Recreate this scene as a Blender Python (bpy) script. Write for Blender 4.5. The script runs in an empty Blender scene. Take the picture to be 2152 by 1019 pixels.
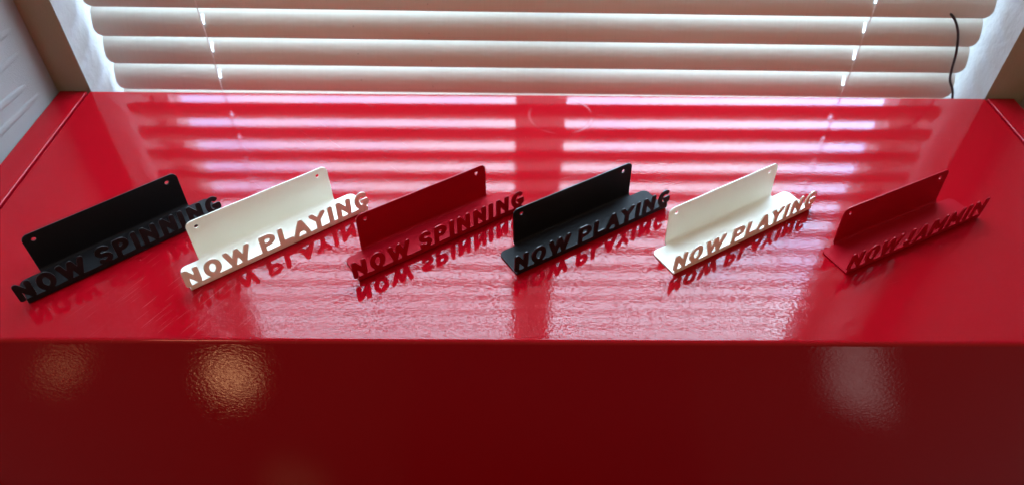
import bpy, bmesh, math, random
from mathutils import Vector, Matrix
from mathutils.geometry import tessellate_polygon
random.seed(7)
C = bpy.context.scene.collection
SC = bpy.context.scene
R = math.radians

# ------------------------------------------------------------------ camera, world, lamps, exposure
H_CAM = 0.51876
cam = bpy.data.cameras.new("camera")
camo = bpy.data.objects.new("camera", cam)
C.objects.link(camo)
right = Vector((0.99991623, -0.00427188, 0.01221367))
down = Vector((0.00578487, -0.69674600, -0.71729460))
fwd = Vector((0.01157402, 0.71730521, -0.69666296))
camo.matrix_world = Matrix((
    (right.x, -down.x, -fwd.x, 0), (right.y, -down.y, -fwd.y, 0),
    (right.z, -down.z, -fwd.z, H_CAM), (0, 0, 0, 1)))
cam.sensor_fit = 'HORIZONTAL'
cam.sensor_width = 36
cam.lens = 25.40
cam.clip_start = 0.02
cam.clip_end = 60
cam.dof.use_dof = True
cam.dof.focus_distance = 0.735
cam.dof.aperture_fstop = 4.0
SC.camera = camo

world = bpy.data.worlds.new("World")
SC.world = world
world.use_nodes = True
wbg = world.node_tree.nodes['Background']
wbg.inputs[0].default_value = (1.0, 0.60, 0.40, 1)      # the dim warm room
wbg.inputs[1].default_value = 0.30

def lamp(name, kind, loc, target, power, col, **kw):
    l = bpy.data.lights.new(name, kind)
    l.energy = power
    l.color = col
    for k, v in kw.items():
        setattr(l, k, v)
    o = bpy.data.objects.new(name, l)
    C.objects.link(o)
    o.location = loc
    o.rotation_euler = (Vector(target) - Vector(loc)).to_track_quat('-Z', 'Y').to_euler()
    return o

WARM = (1.0, 0.62, 0.34)
lamp("room_lamp", 'AREA', (-1.1, -0.9, 1.5), (-0.2, 0.5, 0.0), 4.0, WARM, shape='DISK', size=0.35)
for lx, ly, pw, cone, ang in ((-0.62, -0.165, 27000, 2.9, 37), (-1.01, -0.185, 6500, 2.5, 34), (-0.42, 0.10, 700, 3.0, 30)):  # spots added to throw the warm floor pools that the cabinet front reflects
    dl = lamp("downlight", 'SPOT', (lx, ly, 1.7), (lx, ly, -0.85), pw, WARM, spot_size=R(cone), spot_blend=1.0, shadow_soft_size=0.03)
    dl.rotation_euler = (0, 0, R(ang))
    dl.scale = (1.55, 0.85, 1)                         # oval pool on the floor
lamp("daylight_patch", 'AREA', (0.83, -0.22, 0.9), (0.83, -0.22, -0.85), 2.6, (0.8, 0.85, 1.0), shape='RECTANGLE', size=0.11, size_y=0.28, spread=R(3.5)).rotation_euler = (0, 0, R(16))  # lamp added to throw a pale floor patch mirrored in the cabinet front

SC.view_settings.view_transform = 'Standard'
SC.view_settings.look = 'None'
SC.view_settings.exposure = 0.12
SC.view_settings.gamma = 1.0

# ------------------------------------------------------------------ materials
def mat(name, col, rough=0.5, spec=0.5, metallic=0.0):
    m = bpy.data.materials.new(name)
    m.use_nodes = True
    b = m.node_tree.nodes['Principled BSDF']
    b.inputs['Base Color'].default_value = (*col, 1)
    b.inputs['Roughness'].default_value = rough
    b.inputs['Specular IOR Level'].default_value = spec
    b.inputs['Metallic'].default_value = metallic
    return m

def nd(m, t, **kw):
    n = m.node_tree.nodes.new(t)
    for k, v in kw.items():
        setattr(n, k, v)
    return n

def ln(m, a, b):
    m.node_tree.links.new(a, b)

def math_node(m, op, a, b=None, clamp=False):
    n = nd(m, 'ShaderNodeMath', operation=op, use_clamp=clamp)
    for i, v in enumerate((a, b)):
        if v is None:
            continue
        if isinstance(v, (int, float)):
            n.inputs[i].default_value = v
        else:
            ln(m, v, n.inputs[i])
    return n.outputs[0]

def noise(m, vec, scale, detail=2, rough=0.5):
    n = nd(m, 'ShaderNodeTexNoise')
    n.inputs['Scale'].default_value = scale
    n.inputs['Detail'].default_value = detail
    n.inputs['Roughness'].default_value = rough
    ln(m, vec, n.inputs['Vector'])
    return n.outputs['Fac']

def bump(m, h, dist, normal=None):
    n = nd(m, 'ShaderNodeBump')
    n.inputs['Strength'].default_value = 1.0
    n.inputs['Distance'].default_value = dist
    ln(m, h, n.inputs['Height'])
    if normal is not None:
        ln(m, normal, n.inputs['Normal'])
    return n.outputs['Normal']

def powder(name, col, rough=0.5, spec=0.5):
    """fine powder coat on sheet metal"""
    m = mat(name, col, rough, spec)
    co = nd(m, 'ShaderNodeTexCoord').outputs['Object']
    f = noise(m, co, 1500, 2)
    ln(m, bump(m, f, 0.00003), m.node_tree.nodes['Principled BSDF'].inputs['Normal'])
    return m

def red_paint():
    m = mat('glossy red paint', (0.345, 0.002, 0.008), 0.06, 0.285)
    b = m.node_tree.nodes['Principled BSDF']
    co = nd(m, 'ShaderNodeTexCoord').outputs['Object']
    peel = noise(m, co, 330, 1.0, 0.5)
    wave = noise(m, co, 16, 1, 0.5)
    nrm = bump(m, wave, 0.00004)
    sep = nd(m, 'ShaderNodeSeparateXYZ'); ln(m, co, sep.inputs[0])
    X, Y, Z = sep.outputs
    top = math_node(m, 'GREATER_THAN', Z, -0.003)
    # orange peel, heavier where the paint was sprayed on the upright front
    nrm = bump(m, math_node(m, 'MULTIPLY', peel, math_node(m, 'SUBTRACT', 2.4, math_node(m, 'MULTIPLY', top, 1.4))), 0.000044, nrm)
    ln(m, nrm, b.inputs['Normal'])
    # ring left by a glass near the back edge
    dx = math_node(m, 'SUBTRACT', X, 0.0708); dy = math_node(m, 'SUBTRACT', Y, 0.764)
    d2 = math_node(m, 'SQRT', math_node(m, 'ADD', math_node(m, 'MULTIPLY', dx, dx), math_node(m, 'MULTIPLY', dy, dy)))
    dr = math_node(m, 'ABSOLUTE', math_node(m, 'SUBTRACT', d2, 0.0395))
    ringw = nd(m, 'ShaderNodeMapRange'); ln(m, dr, ringw.inputs[0])
    ringw.inputs[1].default_value = 0.0009; ringw.inputs[2].default_value = 0.0022
    ringw.inputs[3].default_value = 1.0; ringw.inputs[4].default_value = 0.0
    gaps = noise(m, co, 22, 1)
    gapm = nd(m, 'ShaderNodeMapRange'); ln(m, gaps, gapm.inputs[0])
    gapm.inputs[1].default_value = 0.38; gapm.inputs[2].default_value = 0.56
    ring = math_node(m, 'MULTIPLY', math_node(m, 'MULTIPLY', ringw.outputs[0], gapm.outputs[0]), top)
    # fine scuffs running away from the front edge on the left
    def scuffs(angle, cx, cy, rad, thr):
        mp = nd(m, 'ShaderNodeMapping'); ln(m, co, mp.inputs[0])
        mp.inputs['Rotation'].default_value = (0, 0, angle)
        mp2 = nd(m, 'ShaderNodeMapping'); ln(m, mp.outputs[0], mp2.inputs[0])
        mp2.inputs['Scale'].default_value = (900, 22, 1)
        f = noise(m, mp2.outputs[0], 1.0, 1)
        line = nd(m, 'ShaderNodeMapRange'); ln(m, f, line.inputs[0])
        line.inputs[1].default_value = thr; line.inputs[2].default_value = thr + 0.05
        ax = math_node(m, 'SUBTRACT', X, cx); ay = math_node(m, 'SUBTRACT', Y, cy)
        rr = math_node(m, 'SQRT', math_node(m, 'ADD', math_node(m, 'MULTIPLY', ax, ax), math_node(m, 'MULTIPLY', ay, ay)))
        reg = nd(m, 'ShaderNodeMapRange'); ln(m, rr, reg.inputs[0])
        reg.inputs[1].default_value = rad * 0.3; reg.inputs[2].default_value = rad
        reg.inputs[3].default_value = 1.0; reg.inputs[4].default_value = 0.0
        return math_node(m, 'MULTIPLY', math_node(m, 'MULTIPLY', line.outputs[0], reg.outputs[0]), top)
    s1 = scuffs(R(32), -0.28, 0.45, 0.16, 0.66)
    s2 = scuffs(R(-48), -0.20, 0.72, 0.30, 0.72)
    s3 = scuffs(R(70), 0.1, 0.6, 0.5, 0.74)
    v = nd(m, 'ShaderNodeTexVoronoi'); v.inputs['Scale'].default_value = 75; ln(m, co, v.inputs['Vector'])
    vs = nd(m, 'ShaderNodeSeparateColor'); ln(m, v.outputs['Color'], vs.inputs[0])
    dust = math_node(m, 'MULTIPLY', math_node(m, 'LESS_THAN', v.outputs['Distance'], math_node(m, 'MULTIPLY', vs.outputs[1], 0.065)), math_node(m, 'GREATER_THAN', vs.outputs[0], 0.80))
    mark = math_node(m, 'ADD', math_node(m, 'ADD', math_node(m, 'ADD', s1, s2), s3), math_node(m, 'MULTIPLY', math_node(m, 'MULTIPLY', dust, top), 1.5), True)
    mix = nd(m, 'ShaderNodeMix', data_type='RGBA')
    mix.inputs['A'].default_value = (0.345, 0.002, 0.008, 1)
    mix.inputs['B'].default_value = (0.75, 0.30, 0.32, 1)
    ln(m, math_node(m, 'ADD', math_node(m, 'MULTIPLY', ring, 0.12), math_node(m, 'MULTIPLY', mark, 0.13), True), mix.inputs['Factor'])
    ln(m, mix.outputs['Result'], b.inputs['Base Color'])
    smear = noise(m, co, 9, 3)
    r0 = nd(m, 'ShaderNodeMapRange'); ln(m, smear, r0.inputs[0])
    r0.inputs[1].default_value = 0.35; r0.inputs[2].default_value = 0.75
    r0.inputs[3].default_value = 0.04; r0.inputs[4].default_value = 0.07
    ln(m, math_node(m, 'ADD', r0.outputs[0], math_node(m, 'MULTIPLY', math_node(m, 'ADD', math_node(m, 'MULTIPLY', ring, 0.5), math_node(m, 'MULTIPLY', mark, 0.5), True), 0.25)), b.inputs['Roughness'])
    return m

def wall_paint(name, col, scale=350, dist=0.0004):
    m = mat(name, col, 0.75, 0.25)
    co = nd(m, 'ShaderNodeTexCoord').outputs['Object']
    ln(m, bump(m, noise(m, co, scale, 3), dist), m.node_tree.nodes['Principled BSDF'].inputs['Normal'])
    return m

def slat_mat():
    m = mat('white blind vinyl', (0.80, 0.80, 0.77), 0.42, 0.4)
    b = m.node_tree.nodes['Principled BSDF']
    co = nd(m, 'ShaderNodeTexCoord').outputs['Object']
    mp = nd(m, 'ShaderNodeMapping'); ln(m, co, mp.inputs[0]); mp.inputs['Scale'].default_value = (300, 6, 6)
    f = noise(m, mp.outputs[0], 1.0, 2)
    # specks of dust
    v = nd(m, 'ShaderNodeTexVoronoi'); v.inputs['Scale'].default_value = 42; ln(m, co, v.inputs['Vector'])
    sp = math_node(m, 'LESS_THAN', v.outputs['Distance'], 0.035)
    sel = nd(m, 'ShaderNodeSeparateColor'); ln(m, v.outputs['Color'], sel.inputs[0])
    sp = math_node(m, 'MULTIPLY', sp, math_node(m, 'GREATER_THAN', sel.outputs[0], 0.72))
    mr = nd(m, 'ShaderNodeMapRange'); ln(m, f, mr.inputs[0])
    mr.inputs[3].default_value = 0.93; mr.inputs[4].default_value = 1.03
    fac = math_node(m, 'MULTIPLY', mr.outputs[0], math_node(m, 'SUBTRACT', 1.0, math_node(m, 'MULTIPLY', sp, 0.45)))
    mx = nd(m, 'ShaderNodeMix', data_type='RGBA', blend_type='MULTIPLY')
    mx.inputs['Factor'].default_value = 1.0
    mx.inputs['A'].default_value = (0.66, 0.63, 0.55, 1)
    ln(m, fac, mx.inputs['B'])
    ln(m, mx.outputs['Result'], b.inputs['Base Color'])
    return m

M_RED = red_paint()
M_WHITE = powder('white powder coat', (0.885, 0.885, 0.775), 0.5, 0.4)
M_BLACK = powder('black powder coat', (0.010, 0.010, 0.011), 0.5, 0.14)
M_REDP = powder('red powder coat', (0.36, 0.002, 0.011), 0.5, 0.09)
EDGE = {M_WHITE.name: powder('white cut edge', (0.885, 0.885, 0.775), 0.35, 0.5),
        M_BLACK.name: powder('black cut edge', (0.012, 0.012, 0.013), 0.30, 0.5),
        M_REDP.name: powder('red cut edge', (0.36, 0.002, 0.011), 0.30, 0.28)}
M_WALL = wall_paint('tan wall paint', (0.36, 0.33, 0.23))
M_REVEAL = wall_paint('white reveal plaster', (0.40, 0.385, 0.365), 120, 0.0012)
M_GREY = wall_paint('grey panel enamel', (0.31, 0.305, 0.29), 900, 0.00025)
M_SIDE = wall_paint('beige side wall paint', (0.36, 0.32, 0.30))
M_SLAT = slat_mat()
M_CORD = mat('white cord', (0.75, 0.72, 0.68), 0.7)
M_FRAME = mat('white window vinyl', (0.78, 0.78, 0.78), 0.4)
M_CABLE = mat('black rubber', (0.012, 0.012, 0.012), 0.4)
def dark_floor():
    m = mat('laminate floor', (0.30, 0.20, 0.13), 0.55, 0.3)
    co = nd(m, 'ShaderNodeTexCoord').outputs['Object']
    mp = nd(m, 'ShaderNodeMapping'); ln(m, co, mp.inputs[0]); mp.inputs['Scale'].default_value = (12, 1.2, 1)
    cr = nd(m, 'ShaderNodeValToRGB')
    cr.color_ramp.elements[0].color = (0.022, 0.013, 0.009, 1); cr.color_ramp.elements[1].color = (0.032, 0.020, 0.013, 1)
    ln(m, noise(m, mp.outputs[0], 3, 4), cr.inputs[0])
    ln(m, cr.outputs[0], m.node_tree.nodes['Principled BSDF'].inputs['Base Color'])
    return m
M_FLOOR = dark_floor()
M_PATIO = wall_paint('pale concrete', (0.60, 0.59, 0.57), 40, 0.003)
M_BANK = wall_paint('grassy bank', (0.06, 0.075, 0.03), 30, 0.02)
M_DARK_SLAB = mat('dark mat', (0.02, 0.016, 0.014), 0.95, 0.1)

def glass_mat():
    m = bpy.data.materials.new('window glass'); m.use_nodes = True
    nt = m.node_tree; nt.nodes.clear()
    out = nd(m, 'ShaderNodeOutputMaterial'); mx = nd(m, 'ShaderNodeMixShader')
    tr = nd(m, 'ShaderNodeBsdfTransparent'); gl = nd(m, 'ShaderNodeBsdfGlossy'); gl.inputs['Roughness'].default_value = 0.0
    lw = nd(m, 'ShaderNodeLayerWeight'); lw.inputs[0].default_value = 0.5
    fr = math_node(m, 'ADD', math_node(m, 'MULTIPLY', math_node(m, 'POWER', lw.outputs['Facing'], 5.0), 0.92), 0.045)
    tr.inputs[0].default_value = (0.95, 0.97, 0.96, 1)
    ln(m, fr, mx.inputs[0]); ln(m, tr.outputs[0], mx.inputs[1]); ln(m, gl.outputs[0], mx.inputs[2]); ln(m, mx.outputs[0], out.inputs[0])
    return m
M_GLASS = glass_mat()

def sky_mat():
    m = bpy.data.materials.new('daylight sky'); m.use_nodes = True
    nt = m.node_tree; nt.nodes.clear()
    out = nd(m, 'ShaderNodeOutputMaterial'); em = nd(m, 'ShaderNodeEmission')
    co = nd(m, 'ShaderNodeTexCoord').outputs['Object']
    f = noise(m, co, 0.55, 4, 0.55)
    sep = nd(m, 'ShaderNodeSeparateXYZ'); ln(m, co, sep.inputs[0])
    hz = nd(m, 'ShaderNodeMapRange'); ln(m, sep.outputs[2], hz.inputs[0])       # brighter and whiter with height, as an overcast sky is
    hz.inputs[1].default_value = 1.2; hz.inputs[2].default_value = 4.2
    hz.inputs[3].default_value = 0.0; hz.inputs[4].default_value = 1.0
    hz2 = nd(m, 'ShaderNodeMapRange'); ln(m, sep.outputs[2], hz2.inputs[0])
    hz2.inputs[1].default_value = 1.0; hz2.inputs[2].default_value = 5.6
    cr = nd(m, 'ShaderNodeValToRGB')
    cr.color_ramp.elements[0].position = 0.42; cr.color_ramp.elements[0].color = (0.42, 0.66, 1.25, 1)
    cr.color_ramp.elements[1].position = 0.62; cr.color_ramp.elements[1].color = (0.71, 0.92, 1.16, 1)
    ln(m, math_node(m, 'ADD', f, math_node(m, 'MULTIPLY', hz.outputs[0], 0.16)), cr.inputs[0]); ln(m, cr.outputs[0], em.inputs[0])
    ew = nd(m, 'ShaderNodeMapRange'); ln(m, sep.outputs[0], ew.inputs[0])       # clearer towards the right
    ew.inputs[1].default_value = -4.0; ew.inputs[2].default_value = 4.0
    ew.inputs[3].default_value = SKY * 0.65; ew.inputs[4].default_value = SKY * 1.4
    ln(m, math_node(m, 'MULTIPLY', ew.outputs[0], math_node(m, 'ADD', 0.8, math_node(m, 'MULTIPLY', hz2.outputs[0], 0.65))), em.inputs[1])
    ln(m, em.outputs[0], out.inputs[0])
    return m
SKY = 17.5
M_SKY = sky_mat()

# ------------------------------------------------------------------ mesh helpers
def link(name, me, m, parent=None):
    o = bpy.data.objects.new(name, me)
    C.objects.link(o)
    if m is not None:
        for x in (m if isinstance(m, (list, tuple)) else [m]):
            me.materials.append(x)
    if parent is not None:
        o.parent = parent
    return o

def from_bm(name, bm, m, parent=None, smooth=None):
    bmesh.ops.recalc_face_normals(bm, faces=bm.faces)
    me = bpy.data.meshes.new(name)
    bm.to_mesh(me); bm.free()
    if smooth:
        for p in me.polygons:
            p.use_smooth = True
        me.set_sharp_from_angle(angle=R(smooth))
    o = link(name, me, m, parent)
    if smooth:
        w = o.modifiers.new('weighted_normal', 'WEIGHTED_NORMAL')
        w.keep_sharp = True
    return o

def box_bm(x0, x1, y0, y1, z0, z1, bev=0, seg=2, bm=None, skip=None):
    b = bmesh.new()
    vs = [b.verts.new((x, y, z)) for x in (x0, x1) for y in (y0, y1) for z in (z0, z1)]
    for f in ((0, 1, 3, 2), (4, 6, 7, 5), (0, 4, 5, 1), (2, 3, 7, 6), (0, 2, 6, 4), (1, 5, 7, 3)):
        b.faces.new([vs[i] for i in f])
    if bev:
        bmesh.ops.bevel(b, geom=list(b.edges), offset=bev, segments=seg, profile=0.5, affect='EDGES')
    if bm is None:
        return b
    me = bpy.data.meshes.new('tmp'); b.to_mesh(me); b.free(); bm.from_mesh(me); bpy.data.meshes.remove(me)
    return bm

def box(name, dims, m, parent=None, bev=0, seg=2):
    return from_bm(name, box_bm(*dims, bev=bev, seg=seg), m, parent, 35 if bev else None)

def tube(name, pts, rad, m, parent=None, n=8):
    b = bmesh.new(); rings = []
    for i, p in enumerate(pts):
        p = Vector(p)
        t = (Vector(pts[min(i + 1, len(pts) - 1)]) - Vector(pts[max(i - 1, 0)])).normalized()
        a = t.cross(Vector((0, 1, 0.01))).normalized(); c = t.cross(a)
        rings.append([b.verts.new(p + rad * (math.cos(2 * math.pi * k / n) * a + math.sin(2 * math.pi * k / n) * c)) for k in range(n)])
    for r0, r1 in zip(rings, rings[1:]):
        for k in range(n):
            b.faces.new((r0[k], r0[(k + 1) % n], r1[(k + 1) % n], r1[k]))
    b.faces.new(rings[0]); b.faces.new(rings[-1][::-1])
    return from_bm(name, b, m, parent, 60)

def struct(o):
    o['kind'] = 'structure'
    return o

def thing(name, label, cat, loc=(0, 0, 0), rz=0.0, group=None):
    o = bpy.data.objects.new(name, None)
    C.objects.link(o)
    o.empty_display_size = 0.02
    o.location = loc; o.rotation_euler = (0, 0, rz)
    o['label'] = label; o['category'] = cat
    if group:
        o['group'] = group
    return o

def tag(o, label, cat, group=None):
    o['label'] = label; o['category'] = cat
    if group:
        o['group'] = group
    return o

# ------------------------------------------------------------------ room shell, with a dark slab added on its floor
XL, XR, YB, YF = -0.5372, 0.6310, 0.8118, 0.4051
FLOOR = -0.85
struct(box('floor', (-2.6, 2.6, -2.6, YB - 0.001, FLOOR - 0.05, FLOOR), M_FLOOR))
tag(box('floor_mat', (-0.20, 0.41, -0.75, 0.28, FLOOR, FLOOR + 0.008), M_DARK_SLAB, None, 0.003), 'dark mat lying on the floor in front of the red cabinet', 'mat')  # added out of view, gives the dark middle of the cabinet front's reflection

def wall_with_opening():
    """back wall, the window opening cut through it; the cut faces are white plaster"""
    b = bmesh.new()
    x = (-1.3, XL, XR + 0.002, 1.4); z = (FLOOR, -0.14, 1.30, 1.7); y0, y1 = YB + 0.0005, YB + 0.19
    def q(pts, mi):
        f = b.faces.new([b.verts.new(p) for p in pts]); f.material_index = mi
    for i in range(3):
        for k in range(3):
            if i == 1 and k == 1:
                continue
            for y in (y0, y1):
                q([(x[i], y, z[k]), (x[i + 1], y, z[k]), (x[i + 1], y, z[k + 1]), (x[i], y, z[k + 1])], 0)
    for xx in (x[1], x[2]):
        q([(xx, y0, z[1]), (xx, y1, z[1]), (xx, y1, z[2]), (xx, y0, z[2])], 1)
    for zz in (z[1], z[2]):
        q([(x[1], y0, zz), (x[2], y0, zz), (x[2], y1, zz), (x[1], y1, zz)], 1)
    for xx in (x[0], x[3]):
        q([(xx, y0, z[0]), (xx, y1, z[0]), (xx, y1, z[3]), (xx, y0, z[3])], 0)
    for zz in (z[0], z[3]):
        q([(x[0], y0, zz), (x[3], y0, zz), (x[3], y1, zz), (x[0], y1, zz)], 0)
    bmesh.ops.remove_doubles(b, verts=b.verts, dist=1e-5)
    return struct(from_bm('wall', b, [M_WALL, M_REVEAL]))
wall_with_opening()

# pale side walls of the nook
side = struct(box('side_wall', (0.683, 0.70, 0.36, YB - 0.0005, FLOOR, 1.2), M_SIDE))

# grey ridged panel at the left
pan = thing('ridged_panel', 'pale grey upright panel with shallow horizontal ridges, left of the red cabinet', 'panel', (-0.588, 0.6, FLOOR))
def loc_box(name, d, m, parent, bev=0, seg=2):
    px, py, pz = parent.location
    return box(name, (d[0] - px, d[1] - px, d[2] - py, d[3] - py, d[4] - pz, d[5] - pz), m, parent, bev, seg)
loc_box('sheet', (-0.598, -0.5785, 0.40, YB - 0.001, FLOOR, 1.2), M_GREY, pan, 0.001)
def ridge_mesh(L):
    b = bmesh.new(); n = 14; k = 6; rows = []
    for i in range(n + 1):
        t = i / n
        s = math.sin(math.pi * min(1, min(t, 1 - t) * 4) / 2)
        w, h = 0.0045 * (0.4 + 0.6 * s), 0.0009 * s
        rows.append([b.verts.new((h * math.sin(math.pi * j / k) - 0.0001, (t - 1) * L, -w * math.cos(math.pi * j / k))) for j in range(k + 1)])
    for r0, r1 in zip(rows, rows[1:]):
        for j in range(k):
            b.faces.new((r0[j], r0[j + 1], r1[j + 1], r1[j]))
    me = bpy.data.meshes.new('ridge'); bmesh.ops.recalc_face_normals(b, faces=b.faces); b.to_mesh(me); b.free()
    for p in me.polygons:
        p.use_smooth = True
    me.materials.append(M_GREY)
    return me
RM = [ridge_mesh(0.10), ridge_mesh(0.16)]
for i, (y, z) in enumerate([(0.782, -0.012), (0.780, 0.0175), (0.762, 0.039), (0.783, 0.0735), (0.786, 0.1005), (0.78, 0.13), (0.775, 0.16), (0.78, 0.19), (0.76, -0.04)]):
    o = link('ridge', RM[i % 2], None, pan)
    o.location = (-0.5785 + 0.588, y - 0.6, z - FLOOR)
    o.rotation_euler = (R(random.uniform(-3, -8)), 0, 0)

# ------------------------------------------------------------------ sky and window behind the blind
def sheet(name, prof, m, w=7):
    b = bmesh.new()
    rows = [[b.verts.new((x, YB + y, z)) for x in (-w, w)] for y, z in prof]
    for r0, r1 in zip(rows, rows[1:]):
        b.faces.new((r0[0], r0[1], r1[1], r1[0]))
    me = bpy.data.meshes.new(name); b.to_mesh(me); b.free()
    return struct(link(name, me, m))
sheet('sky', [(3.4, -1.3), (3.4, 2.6), (3.0, 4.0), (2.1, 5.2), (1.1, 5.8)], M_SKY)
sheet('patio', [(0.25, -1.25), (3.0, -1.2)], M_PATIO)
sheet('ground', [(3.0, -1.2), (3.05, -0.7), (3.1, 0.1), (3.2, 0.75), (3.35, 0.95)], M_BANK)  # unseen bank added to keep low sky light off the slat undersides

win = thing('window', 'white framed two pane window behind the horizontal blind', 'window', (0.05, YB + 0.15, -0.14))
gx0, gx1, mx0, mx1 = -0.5135, 0.6085, 0.0175, 0.0965
zb, zt = -0.14, 1.30
loc_box('frame', (XL + 0.0005, gx0, YB + 0.135, YB + 0.175, zb + 0.0005, zt - 0.0005), M_FRAME, win, 0.002)
loc_box('frame', (gx1, XR + 0.0015, YB + 0.135, YB + 0.175, zb + 0.0005, zt - 0.0005), M_FRAME, win, 0.002)
loc_box('frame', (gx0, gx1, YB + 0.137, YB + 0.173, zb + 0.0005, zb + 0.035), M_FRAME, win, 0.002)
loc_box('frame', (gx0, gx1, YB + 0.137, YB + 0.173, zt - 0.035, zt - 0.0005), M_FRAME, win, 0.002)
loc_box('mullion', (mx0, mx1, YB + 0.138, YB + 0.172, zb + 0.0355, zt - 0.0355), M_FRAME, win, 0.002)
for a, c in ((gx0, mx0), (mx1, gx1)):
    loc_box('pane', (a, c, YB + 0.153, YB + 0.157, zb + 0.0355, zt - 0.0355), M_GLASS, win)

# ------------------------------------------------------------------ blind
PITCH, CH, TILT, SAG = 0.040, 0.0420, R(66), 0.0042
BX0, BX1 = -0.5255, 0.6275
CORDS = (-0.3828, 0.4730)
BCX = (BX0 + BX1) / 2
blind = thing('window_blind', 'white horizontal slatted blind hanging tilted shut in the window', 'blind', (BCX, YB + 0.05, 1.27))
blind.rotation_euler = (0, R(0.22), 0)
def slat_mesh():
    b = bmesh.new()
    rad = 0.011
    srows = [0, 0.0006, 0.002, 0.004, 0.0065, 0.009, 0.0115, 0.016, 0.0165, 0.0205, 0.025, 0.0295, 0.031, 0.034, 0.037, 0.039, 0.0408, 0.0416, CH]
    slot = (0.0165, 0.0295)
    T = 0.0011
    xs = []
    for c in CORDS:
        xs += [c - BCX - 0.0019, c - BCX + 0.0019]
    def end(s):
        d = min(s, CH - s)
        return 0.0 if d >= rad else rad - math.sqrt(max(0, rad * rad - (rad - d) ** 2))
    def prof(s):
        t = s / CH
        bow = SAG * 4 * t * (1 - t)
        return s, bow
    grid = []
    half = (BX1 - BX0) / 2
    for layer in (0, 1):
        g = []
        for s in srows:
            u, w = prof(s)
            w -= layer * T
            y = u * math.cos(TILT) - w * math.sin(TILT)
            z = u * math.sin(TILT) + w * math.cos(TILT)
            e = end(s)
            row = [-half + e] + [-half + 0.02] + xs + [half - 0.02] + [half - e]
            g.append([b.verts.new((x, y, z)) for x in row])
        grid.append(g)
    nx = len(grid[0][0])
    holes = lambda i, j: (j in (2, 4)) and slot[0] - 1e-6 <= srows[i] and srows[i + 1] <= slot[1] + 1e-6
    for g in grid:
        for i in range(len(srows) - 1):
            for j in range(nx - 1):
                if not holes(i, j):
                    b.faces.new((g[i][j], g[i][j + 1], g[i + 1][j + 1], g[i + 1][j]))
    for e in [e for e in b.edges if e.is_boundary]:
        pass
    a, c = grid
    ns = len(srows)
    for i in range(ns - 1):
        for j in (0, nx - 1):
            b.faces.new((a[i][j], a[i + 1][j], c[i + 1][j], c[i][j]))
    for j in range(nx - 1):
        for i in (0, ns - 1):
            b.faces.new((a[i][j], a[i][j + 1], c[i][j + 1], c[i][j]))
    for i in range(ns - 1):
        for j in (2, 4):
            if holes(i, j):
                for jj in (j, j + 1):
                    b.faces.new((a[i][jj], a[i + 1][jj], c[i + 1][jj], c[i][jj]))
    bmesh.ops.recalc_face_normals(b, faces=b.faces)
    me = bpy.data.meshes.new('slat'); b.to_mesh(me); b.free()
    for p in me.polygons:
        p.use_smooth = True
    me.set_sharp_from_angle(angle=R(40))
    me.materials.append(M_SLAT)
    return me
SM = slat_mesh()
for k in range(-3, 30):
    o = link('slat', SM, None, blind)
    o.location = (random.uniform(-0.0006, 0.0006), random.uniform(-0.0006, 0.0006), 0.0087 + PITCH * k - 1.27 + random.uniform(-0.0005, 0.0005))
    o.rotation_euler = (R(random.uniform(-0.8, 0.8)), R(random.uniform(-0.03, 0.03)), R(random.uniform(-0.05, 0.05)))
box('head_rail', (BX0 - BCX, BX1 - BCX, -0.005, 0.05, -0.03, 0.029), M_SLAT, blind, 0.002)
box('bottom_rail', (BX0 - BCX, BX1 - BCX, 0.0, 0.045, 0.0087 - 3.9 * PITCH - 0.016 - 1.27 + 0.03, 0.0087 - 3.5 * PITCH - 1.27), M_SLAT, blind, 0.002)
for c in CORDS:
    pts = []
    zc = 0.0087 - 3.2 * PITCH
    while zc < 1.24:
        pts.append((c - BCX + 0.0006 * math.sin(zc * 60 + c), -0.0012, zc - 1.27)); zc += 0.01
    tube('ladder_cord', pts, 0.0008, M_CORD, blind, 6)

def cr_spline(P, n=8):
    out = []
    for i in range(len(P) - 1):
        p0, p1, p2, p3 = (Vector(P[max(i - 1, 0)]), Vector(P[i]), Vector(P[i + 1]), Vector(P[min(i + 2, len(P) - 1)]))
        for k in range(n):
            t = k / n
            out.append(0.5 * ((2 * p1) + (-p0 + p2) * t + (2 * p0 - 5 * p1 + 4 * p2 - p3) * t * t + (-p0 + 3 * p1 - 3 * p2 + p3) * t ** 3))
    out.append(Vector(P[-1]))
    return out
yc = YB + 0.046
cab = tube('cable', cr_spline([(0.560, yc + 0.012, 0.098), (0.5735, yc + 0.002, 0.0880), (0.5827, yc - 0.002, 0.0746), (0.5905, yc - 0.002, 0.0579), (0.5968, yc - 0.002, 0.0372), (0.601, yc - 0.002, 0.0159), (0.606, yc - 0.002, -0.0009), (0.618, yc - 0.003, -0.0211), (0.627, yc - 0.004, -0.06), (0.62, yc - 0.004, -0.135)]), 0.0017, M_CABLE)
tag(cab, 'thin black cable hanging wavy in front of the blind at its right end', 'cable')

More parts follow.
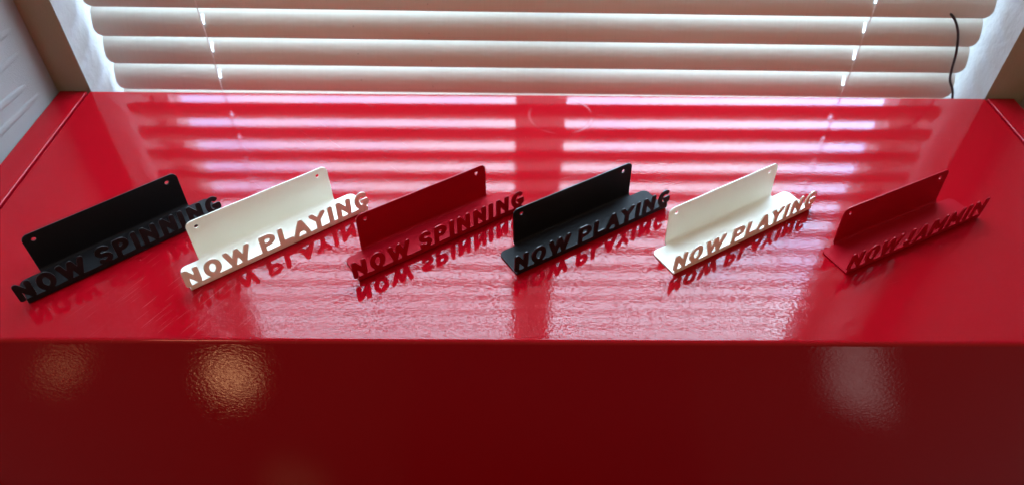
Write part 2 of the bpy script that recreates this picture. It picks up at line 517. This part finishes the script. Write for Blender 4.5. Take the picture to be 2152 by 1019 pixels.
# ------------------------------------------------------------------ red cabinet
cabn = thing('cabinet', 'glossy red painted metal cabinet with six lettered signs on its top', 'cabinet', ((XL + XR) / 2, YB, FLOOR))
def cabinet_body():
    b = bmesh.new()
    px, py, pz = cabn.location
    x0, x1 = XL + 0.0005, XR - 0.0005
    prof = [(YB - 0.0015, FLOOR), (YB - 0.0015, -0.0012), (YB - 0.0027, 0.0)]
    r = 0.0042
    for k in range(7):
        a = R(90 + 15 * k)
        prof.append((YF + r + r * math.cos(a), -r + r * math.sin(a)))
    prof.append((YF, FLOOR))
    rows = [[b.verts.new((x, y, z)) for y, z in prof] for x in (x0, x1)]
    n = len(prof)
    for i in range(n):
        j = (i + 1) % n
        b.faces.new((rows[0][i], rows[0][j], rows[1][j], rows[1][i]))
    b.faces.new(rows[0][::-1]); b.faces.new(rows[1])
    # the front skin runs on past the side rails
    fp = prof[3:-1] + [(YF, FLOOR), (YF + 0.0215, FLOOR), (YF + 0.0215, 0.0)]
    for xa, xb in ((-0.60, x0), (x1, 0.695)):
        rr = [[b.verts.new((x, y, z)) for y, z in fp] for x in (xa, xb)]
        n = len(fp)
        for i in range(n):
            j = (i + 1) % n
            b.faces.new((rr[0][i], rr[0][j], rr[1][j], rr[1][i]))
        b.faces.new(rr[0][::-1] if xa < 0 else rr[1])
    bmesh.ops.remove_doubles(b, verts=b.verts, dist=1e-6)
    return b
bo = from_bm('body', cabinet_body(), M_RED, None, 40)
bo.parent = cabn
bo.matrix_parent_inverse = Matrix.Translation(cabn.location).inverted()
for a, c in ((-0.5760, XL - 0.0034), (XR + 0.0034, 0.6705)):
    o = box('side_rail', (a, c, YF + 0.023, YB - 0.0015, FLOOR, 0.0006), M_RED, None, 0.0016, 3)
    o.parent = cabn
    o.matrix_parent_inverse = Matrix.Translation(cabn.location).inverted()
    o2 = box('rail_channel', (c - 0.0003 if a < 0 else XR - 0.0004, XL + 0.0004 if a < 0 else a + 0.0003, YF + 0.023, YB - 0.003, -0.05, -0.022), M_RED, None)
    o2.parent = cabn
    o2.matrix_parent_inverse = Matrix.Translation(cabn.location).inverted()

# ------------------------------------------------------------------ lettered signs
T = 0.0013
HW = 0.00262                       # half stroke width
ZB, ZT = 0.0072, 0.0277            # strip top, cap top
def arc(cx, cz, rx, rz, a0, a1, n=14):
    return [(cx + rx * math.cos(R(a0 + (a1 - a0) * k / n)), cz + rz * math.sin(R(a0 + (a1 - a0) * k / n))) for k in range(n + 1)]

def strokes(ch, w, cap):
    """centre lines of a rounded capital in a box 0..w x 0..cap (outer outline)"""
    h = HW
    L, Rr, B, Tp = h, w - h, h * 0.6, cap - h
    m = w / 2
    if ch == 'N': return [[(L, B), (L, Tp), (Rr, B + 0.001), (Rr, Tp)]], [(Rr, B), (Rr, Tp)]
    if ch == 'O': return [arc(m, (Tp + B) / 2, m - h, (Tp - B) / 2, 0, 360, 36)], None
    if ch == 'W': return [[(L, Tp), (L + (w - 2 * h) * 0.25, B), (m, Tp - 0.0005), (L + (w - 2 * h) * 0.75, B), (Rr, Tp)]], None
    if ch == 'P':
        zc = Tp - (Tp - B) * 0.29; rz = (Tp - B) * 0.29
        return [[(L, B), (L, Tp)], [(L, Tp), (m, Tp)] + arc(m, zc, Rr - m, rz, 90, -90) + [(m, zc - rz), (L, zc - rz)]], None
    if ch == 'L': return [[(L, Tp), (L, B), (Rr, B)]], None
    if ch == 'A': return [[(L, B), (m, Tp - 0.0003), (Rr, B)], [(L + (m - L) * 0.36, B + (Tp - B) * 0.36), (Rr - (m - L) * 0.36, B + (Tp - B) * 0.36)]], None
    if ch == 'Y': return [[(L, Tp), (m, (Tp + B) * 0.50), (Rr, Tp)], [(m, (Tp + B) * 0.5), (m, B)]], None
    if ch == 'I': return [[(m, B), (m, Tp)]], None
    if ch == 'G':
        cz = (Tp + B) / 2
        return [arc(m, cz, m - h, (Tp - B) / 2, 52, 318, 30) + [(Rr, cz - (Tp - B) * 0.30), (Rr, cz - 0.0012), (m + 0.0012, cz - 0.0012)]], None
    if ch == 'S':
        rz = (Tp - B) / 4; z1 = B + rz; z2 = B + 3 * rz
        return [arc(m, z2, m - h, rz, 35, 180, 12) + arc(m, z2, m - h, rz, 180, 262, 8)[1:] + arc(m, z1, m - h, rz, 82, 0, 8) + arc(m, z1, m - h, rz, 0, -148, 14)[1:]], None
    if ch == 'J':
        return [[(Rr - 0.001, Tp), (Rr - 0.001, B + 0.005)] + arc(m + 0.0003, B + 0.0045, Rr - 0.001 - m - 0.0003, 0.0047, 0, -165, 12)], None
    if ch == 'M': return [[(L, B), (L + 0.0005, Tp), (m, B + (Tp - B) * 0.32), (Rr - 0.0005, Tp), (Rr, B)]], None
    raise ValueError(ch)

def letter_contours(ch, w, cap, cl, cr, over):
    """outline polygons of one letter fused to the strip top; local x 0..w, z from the strip top; cl, cr are the clip sides"""
    S, _ = strokes(ch, w, cap)
    segs = []
    for pl in S:
        segs += list(zip(pl, pl[1:]))
    step = 0.00034
    x0, x1, z0, z1 = cl - 2 * step, cr + 2 * step, -0.0030, cap + 2.5 * step
    nx = int((x1 - x0) / step) + 2; nz = int((z1 - z0) / step) + 2
    k = 0.0011
    F = []
    for iz in range(nz):
        z = z0 + iz * step; row = []
        for ix in range(nx):
            x = x0 + ix * step
            best = 1e9
            for (ax, az), (bx_, bz) in segs:
                dx, dz = bx_ - ax, bz - az
                l2 = dx * dx + dz * dz
                t = 0 if l2 == 0 else max(0, min(1, ((x - ax) * dx + (z - az) * dz) / l2))
                ex, ez = x - ax - t * dx, z - az - t * dz
                d = ex * ex + ez * ez
                if d < best: best = d
            d = math.sqrt(best) - HW
            s = z                                           # strip half space
            if over is None or x > over:
                hmix = max(0, min(1, 0.5 + 0.5 * (s - d) / k))
                d = s * (1 - hmix) + d * hmix - k * hmix * (1 - hmix)
                d = max(d, -z)
            else:
                d = max(d, min(-z, x - over))
            d = max(d, cl - x, x - cr)
            row.append(d)
        F.append(row)
    segm = {}
    def key(p): return (round(p[0] * 1e7), round(p[1] * 1e7))
    for iz in range(nz - 1):
        for ix in range(nx - 1):
            c = [F[iz][ix], F[iz][ix + 1], F[iz + 1][ix + 1], F[iz + 1][ix]]
            P = [(x0 + ix * step, z0 + iz * step), (x0 + (ix + 1) * step, z0 + iz * step), (x0 + (ix + 1) * step, z0 + (iz + 1) * step), (x0 + ix * step, z0 + (iz + 1) * step)]
            code = sum(1 << i for i in range(4) if c[i] < 0)
            if code in (0, 15): continue
            cut = {}
            for e in range(4):
                a, b2 = c[e], c[(e + 1) % 4]
                if (a < 0) != (b2 < 0):
                    t = a / (a - b2)
                    # evaluate each grid edge in one direction so that neighbours agree exactly
                    pa, pb = P[e], P[(e + 1) % 4]
                    if pa > pb:
                        pa, pb, t = pb, pa, 1 - t
                    cut[e] = (pa[0] + (pb[0] - pa[0]) * t, pa[1] + (pb[1] - pa[1]) * t)
            es = list(cut)
            if len(es) == 2:
                e0, e1 = es
                # inside on the left
                if c[(e0 + 1) % 4] < 0: e0, e1 = e1, e0
                segm.setdefault(key(cut[e0]), []).append((cut[e0], cut[e1]))
            else:
                for e in range(4):
                    if c[(e + 1) % 4] < 0 and c[e] >= 0:
                        segm.setdefault(key(cut[(e + 1) % 4]), []).append((cut[(e + 1) % 4], cut[e]))
    loops = []
    while segm:
        k0 = next(iter(segm)); loop = []; kk = k0
        while kk in segm:
            a, b2 = segm[kk].pop()
            if not segm[kk]: del segm[kk]
            loop.append(a); kk = key(b2)
        if len(loop) > 8: loops.append(loop)
    def simp(pts, tol):
        if len(pts) < 3: return pts
        (ax, az), (bx_, bz) = pts[0], pts[-1]
        dx, dz = bx_ - ax, bz - az; l = math.hypot(dx, dz) or 1e-12
        best, bi = 0, 0
        for i in range(1, len(pts) - 1):
            d = abs((pts[i][0] - ax) * dz - (pts[i][1] - az) * dx) / l
            if d > best: best, bi = d, i
        if best < tol: return [pts[0], pts[-1]]
        return simp(pts[:bi + 1], tol)[:-1] + simp(pts[bi:], tol)
    out = []
    for lp in loops:
        h = len(lp) // 2
        out.append(simp(lp[:h + 1], 0.000035)[:-1] + simp(lp[h:] + [lp[0]], 0.000035)[:-1])
    return [l for l in out if len(l) >= 3]

def slab(b, loops, f, t, open_edge=None, rim=False):
    """extruded plate: loops in 2D, f(a, c, d) -> 3D point at depth d; edges for which open_edge is true get no side face"""
    flat = [[Vector((p[0], p[1], 0)) for p in lp] for lp in loops]
    pts = [p for lp in loops for p in lp]
    va = [b.verts.new(f(p[0], p[1], 0)) for p in pts]
    vb = [b.verts.new(f(p[0], p[1], t)) for p in pts]
    for tri in tessellate_polygon(flat):
        try:
            b.faces.new([va[i] for i in tri]); b.faces.new([vb[i] for i in tri[::-1]])
        except ValueError:
            pass
    o = 0
    for lp in loops:
        n = len(lp)
        for i in range(n):
            j = (i + 1) % n
            if open_edge and open_edge(lp[i]) and open_edge(lp[j]):
                continue
            b.faces.new((va[o + i], va[o + j], vb[o + j], vb[o + i])).material_index = 1 if rim else 0
        o += n

LAY = {
 'NOW PLAYING': [('N', -98.6, -83.0), ('O', -79.0, -62.2), ('W', -59.0, -32.6), ('P', -22.5, -6.6), ('L', -3.1, 12.2), ('A', 12.3, 30.3), ('Y', 31.2, 48.7), ('I', 51.7, 56.9), ('N', 61.3, 77.6), ('G', 82.3, 98.0)],
 'NOW SPINNING': [('N', -100.6, -85.6), ('O', -82.0, -66.0), ('W', -63.0, -38.4), ('S', -28.4, -14.2), ('P', -11.2, 3.1), ('I', 6.6, 11.8), ('N', 15.5, 30.9), ('N', 35.1, 50.4), ('I', 53.8, 59.0), ('N', 63.2, 78.6), ('G', 82.3, 98.0)],
 'NOW JAMMIN': [('N', -98.6, -81.5), ('O', -77.0, -59.5), ('W', -57.0, -28.5), ('J', -23.0, -11.0), ('A', -7.5, 11.5), ('M', 14.8, 36.2), ('M', 40.4, 61.8), ('I', 66.2, 71.6), ('N', 77.0, 97.0)],
}
W2 = 0.075
UL, UR = -0.0955, 0.0963
DB, HB, RB = 0.0402, 0.0449, 0.0042
RL = 0.0026
_cache = {}
def make_sign(text, label, m, x, y, rot, lean):
    t = thing('lettered_sign', label, 'sign', (x, y, 0.0003), rot, 'lettered metal signs in a row on the red cabinet')
    # base plate
    b = bmesh.new(); r = 0.0068
    vb = -RB
    out = [(UL, -DB + RL), (UR, -DB + RL)]
    out += [(UR - r + r * math.cos(R(a)), vb - r + r * math.sin(R(a))) for a in range(0, 91, 10)]
    out += [(UL + r + r * math.cos(R(a)), vb - r + r * math.sin(R(a))) for a in range(90, 181, 10)]
    slab(b, [out], lambda u, v, d: (u, v, d), T)
    bmesh.ops.bevel(b, geom=[e for e in b.edges if len(e.link_faces) == 2 and e.calc_face_angle(0) > 1.2 and abs(e.verts[0].co.z - T) < 1e-6 and abs(e.verts[1].co.z - T) < 1e-6 and min(e.verts[0].co.y, e.verts[1].co.y) > -DB + RL + 1e-5], offset=0.0003, segments=1, affect='EDGES')
    from_bm('base_plate', b, m, t, 35)
    # back plate: bend up from the base, then the upright with two screw holes
    b = bmesh.new(); r = 0.0065; n = 8
    th = math.pi / 2 - lean
    # bend centre above the base's back edge; outer radius RB, inner RB - T
    def bend(a, rad): return (vb + rad * math.sin(a), RB - rad * math.cos(a))
    rows = []
    for i in range(n + 1):
        a = th * i / n
        po, pi_ = bend(a, RB), bend(a, RB - T)
        rows.append([b.verts.new((u, *p)) for u in (-W2, W2) for p in (po, pi_)])
    for r0, r1 in zip(rows, rows[1:]):
        b.faces.new((r0[0], r0[2], r1[2], r1[0])); b.faces.new((r0[1], r1[1], r1[3], r0[3]))
        b.faces.new((r0[0], r1[0], r1[1], r0[1])); b.faces.new((r0[2], r0[3], r1[3], r1[2]))
    ez = (math.cos(th), math.sin(th)); en = (math.sin(th), -math.cos(th))
    o0 = bend(th, RB - T)
    Ls = (HB - o0[1]) / math.sin(th)
    def up(u, s, d): return (u, o0[0] + ez[0] * s + en[0] * d, o0[1] + ez[1] * s + en[1] * d)
    ol = [(-W2, 0), (W2, 0)] + [(W2 - r + r * math.cos(R(a)), Ls - r + r * math.sin(R(a))) for a in range(0, 91, 10)] + [(-W2 + r + r * math.cos(R(a)), Ls - r + r * math.sin(R(a))) for a in range(90, 181, 10)]
    hs = [[(cx + 0.0021 * math.cos(2 * math.pi * k / 16), Ls - 0.0077 - 0.0021 * math.sin(2 * math.pi * k / 16)) for k in range(16)] for cx in (-0.0655, 0.0635)]
    slab(b, [ol] + hs, up, T, lambda p: p[1] < 1e-6, True)
    bmesh.ops.remove_doubles(b, verts=b.verts, dist=1e-6)
    from_bm('back_plate', b, [m, EDGE[m.name]], t, 35)
    # front strip bent up from the base
    b = bmesh.new(); n = 6; rows = []
    for i in range(n + 1):
        a = math.pi / 2 * i / n
        rows.append([b.verts.new((u, -DB + RL - rad * math.sin(a), RL - rad * math.cos(a))) for u in (UL, UR) for rad in (RL, RL - T)])
    rows.append([b.verts.new((u, yv, ZB)) for u in (UL, UR) for yv in (-DB, -DB + T)])
    for r0, r1 in zip(rows, rows[1:]):
        b.faces.new((r0[0], r0[2], r1[2], r1[0])); b.faces.new((r0[1], r1[1], r1[3], r0[3]))
        b.faces.new((r0[0], r1[0], r1[1], r0[1])); b.faces.new((r0[2], r0[3], r1[3], r1[2]))
    b.faces.new((rows[-1][0], rows[-1][2], rows[-1][3], rows[-1][1]))
    from_bm('front_strip', b, m, t, 35)
    # letters
    lay = LAY[text]
    cap = (ZT if text != 'NOW JAMMIN' else 0.0290) - ZB
    for i, (ch, a, c) in enumerate(lay):
        a *= 0.001; c *= 0.001; w = c - a
        gl = (a - lay[i - 1][2] * 0.001) / 2 if i else 0.004
        gr = (lay[i + 1][1] * 0.001 - c) / 2 if i < len(lay) - 1 else 0.004
        gl, gr = min(gl, 0.0025), min(gr, 0.0025)
        cl, cr = -gl, w + gr
        over = None
        if i == 0: over = UL - a
        if i == len(lay) - 1: cr = min(cr, max(UR - a, w))
        k = (ch, round(w, 5), round(cap, 5), round(cl, 5), round(cr, 5), over)
        if k not in _cache:
            _cache[k] = letter_contours(ch, w, cap, cl, cr, over)
        b = bmesh.new()
        slab(b, _cache[k], lambda u, z, d: (u + a, -DB + d, z + ZB), T, (lambda p: abs(p[1]) < 1e-5) if over is None else None, True)
        from_bm('letter', b, [m, EDGE[m.name]], t, 40)
    return t

SIGNS = [
 ('NOW SPINNING', 'black sheet metal sign reading NOW SPINNING, standing at the far left of the row', M_BLACK, -0.39776, 0.54014, 0.71779, 0.0),
 ('NOW PLAYING', 'white sheet metal sign reading NOW PLAYING, between the black and the red NOW SPINNING signs', M_WHITE, -0.24610, 0.55465, 0.65438, 0.058),
 ('NOW SPINNING', 'red sheet metal sign reading NOW SPINNING', M_REDP, -0.08240, 0.56444, 0.58906, 0.031),
 ('NOW PLAYING', 'black sheet metal sign reading NOW PLAYING', M_BLACK, 0.07354, 0.57134, 0.55672, 0.047),
 ('NOW PLAYING', 'white sheet metal sign reading NOW PLAYING, next to the red NOW JAMMIN sign', M_WHITE, 0.23016, 0.57271, 0.53854, 0.061),
 ('NOW JAMMIN', 'red sheet metal sign reading NOW JAMMIN, rightmost of the row', M_REDP, 0.40817, 0.56928, 0.46009, 0.060),
]
for s in SIGNS:
    make_sign(*s)
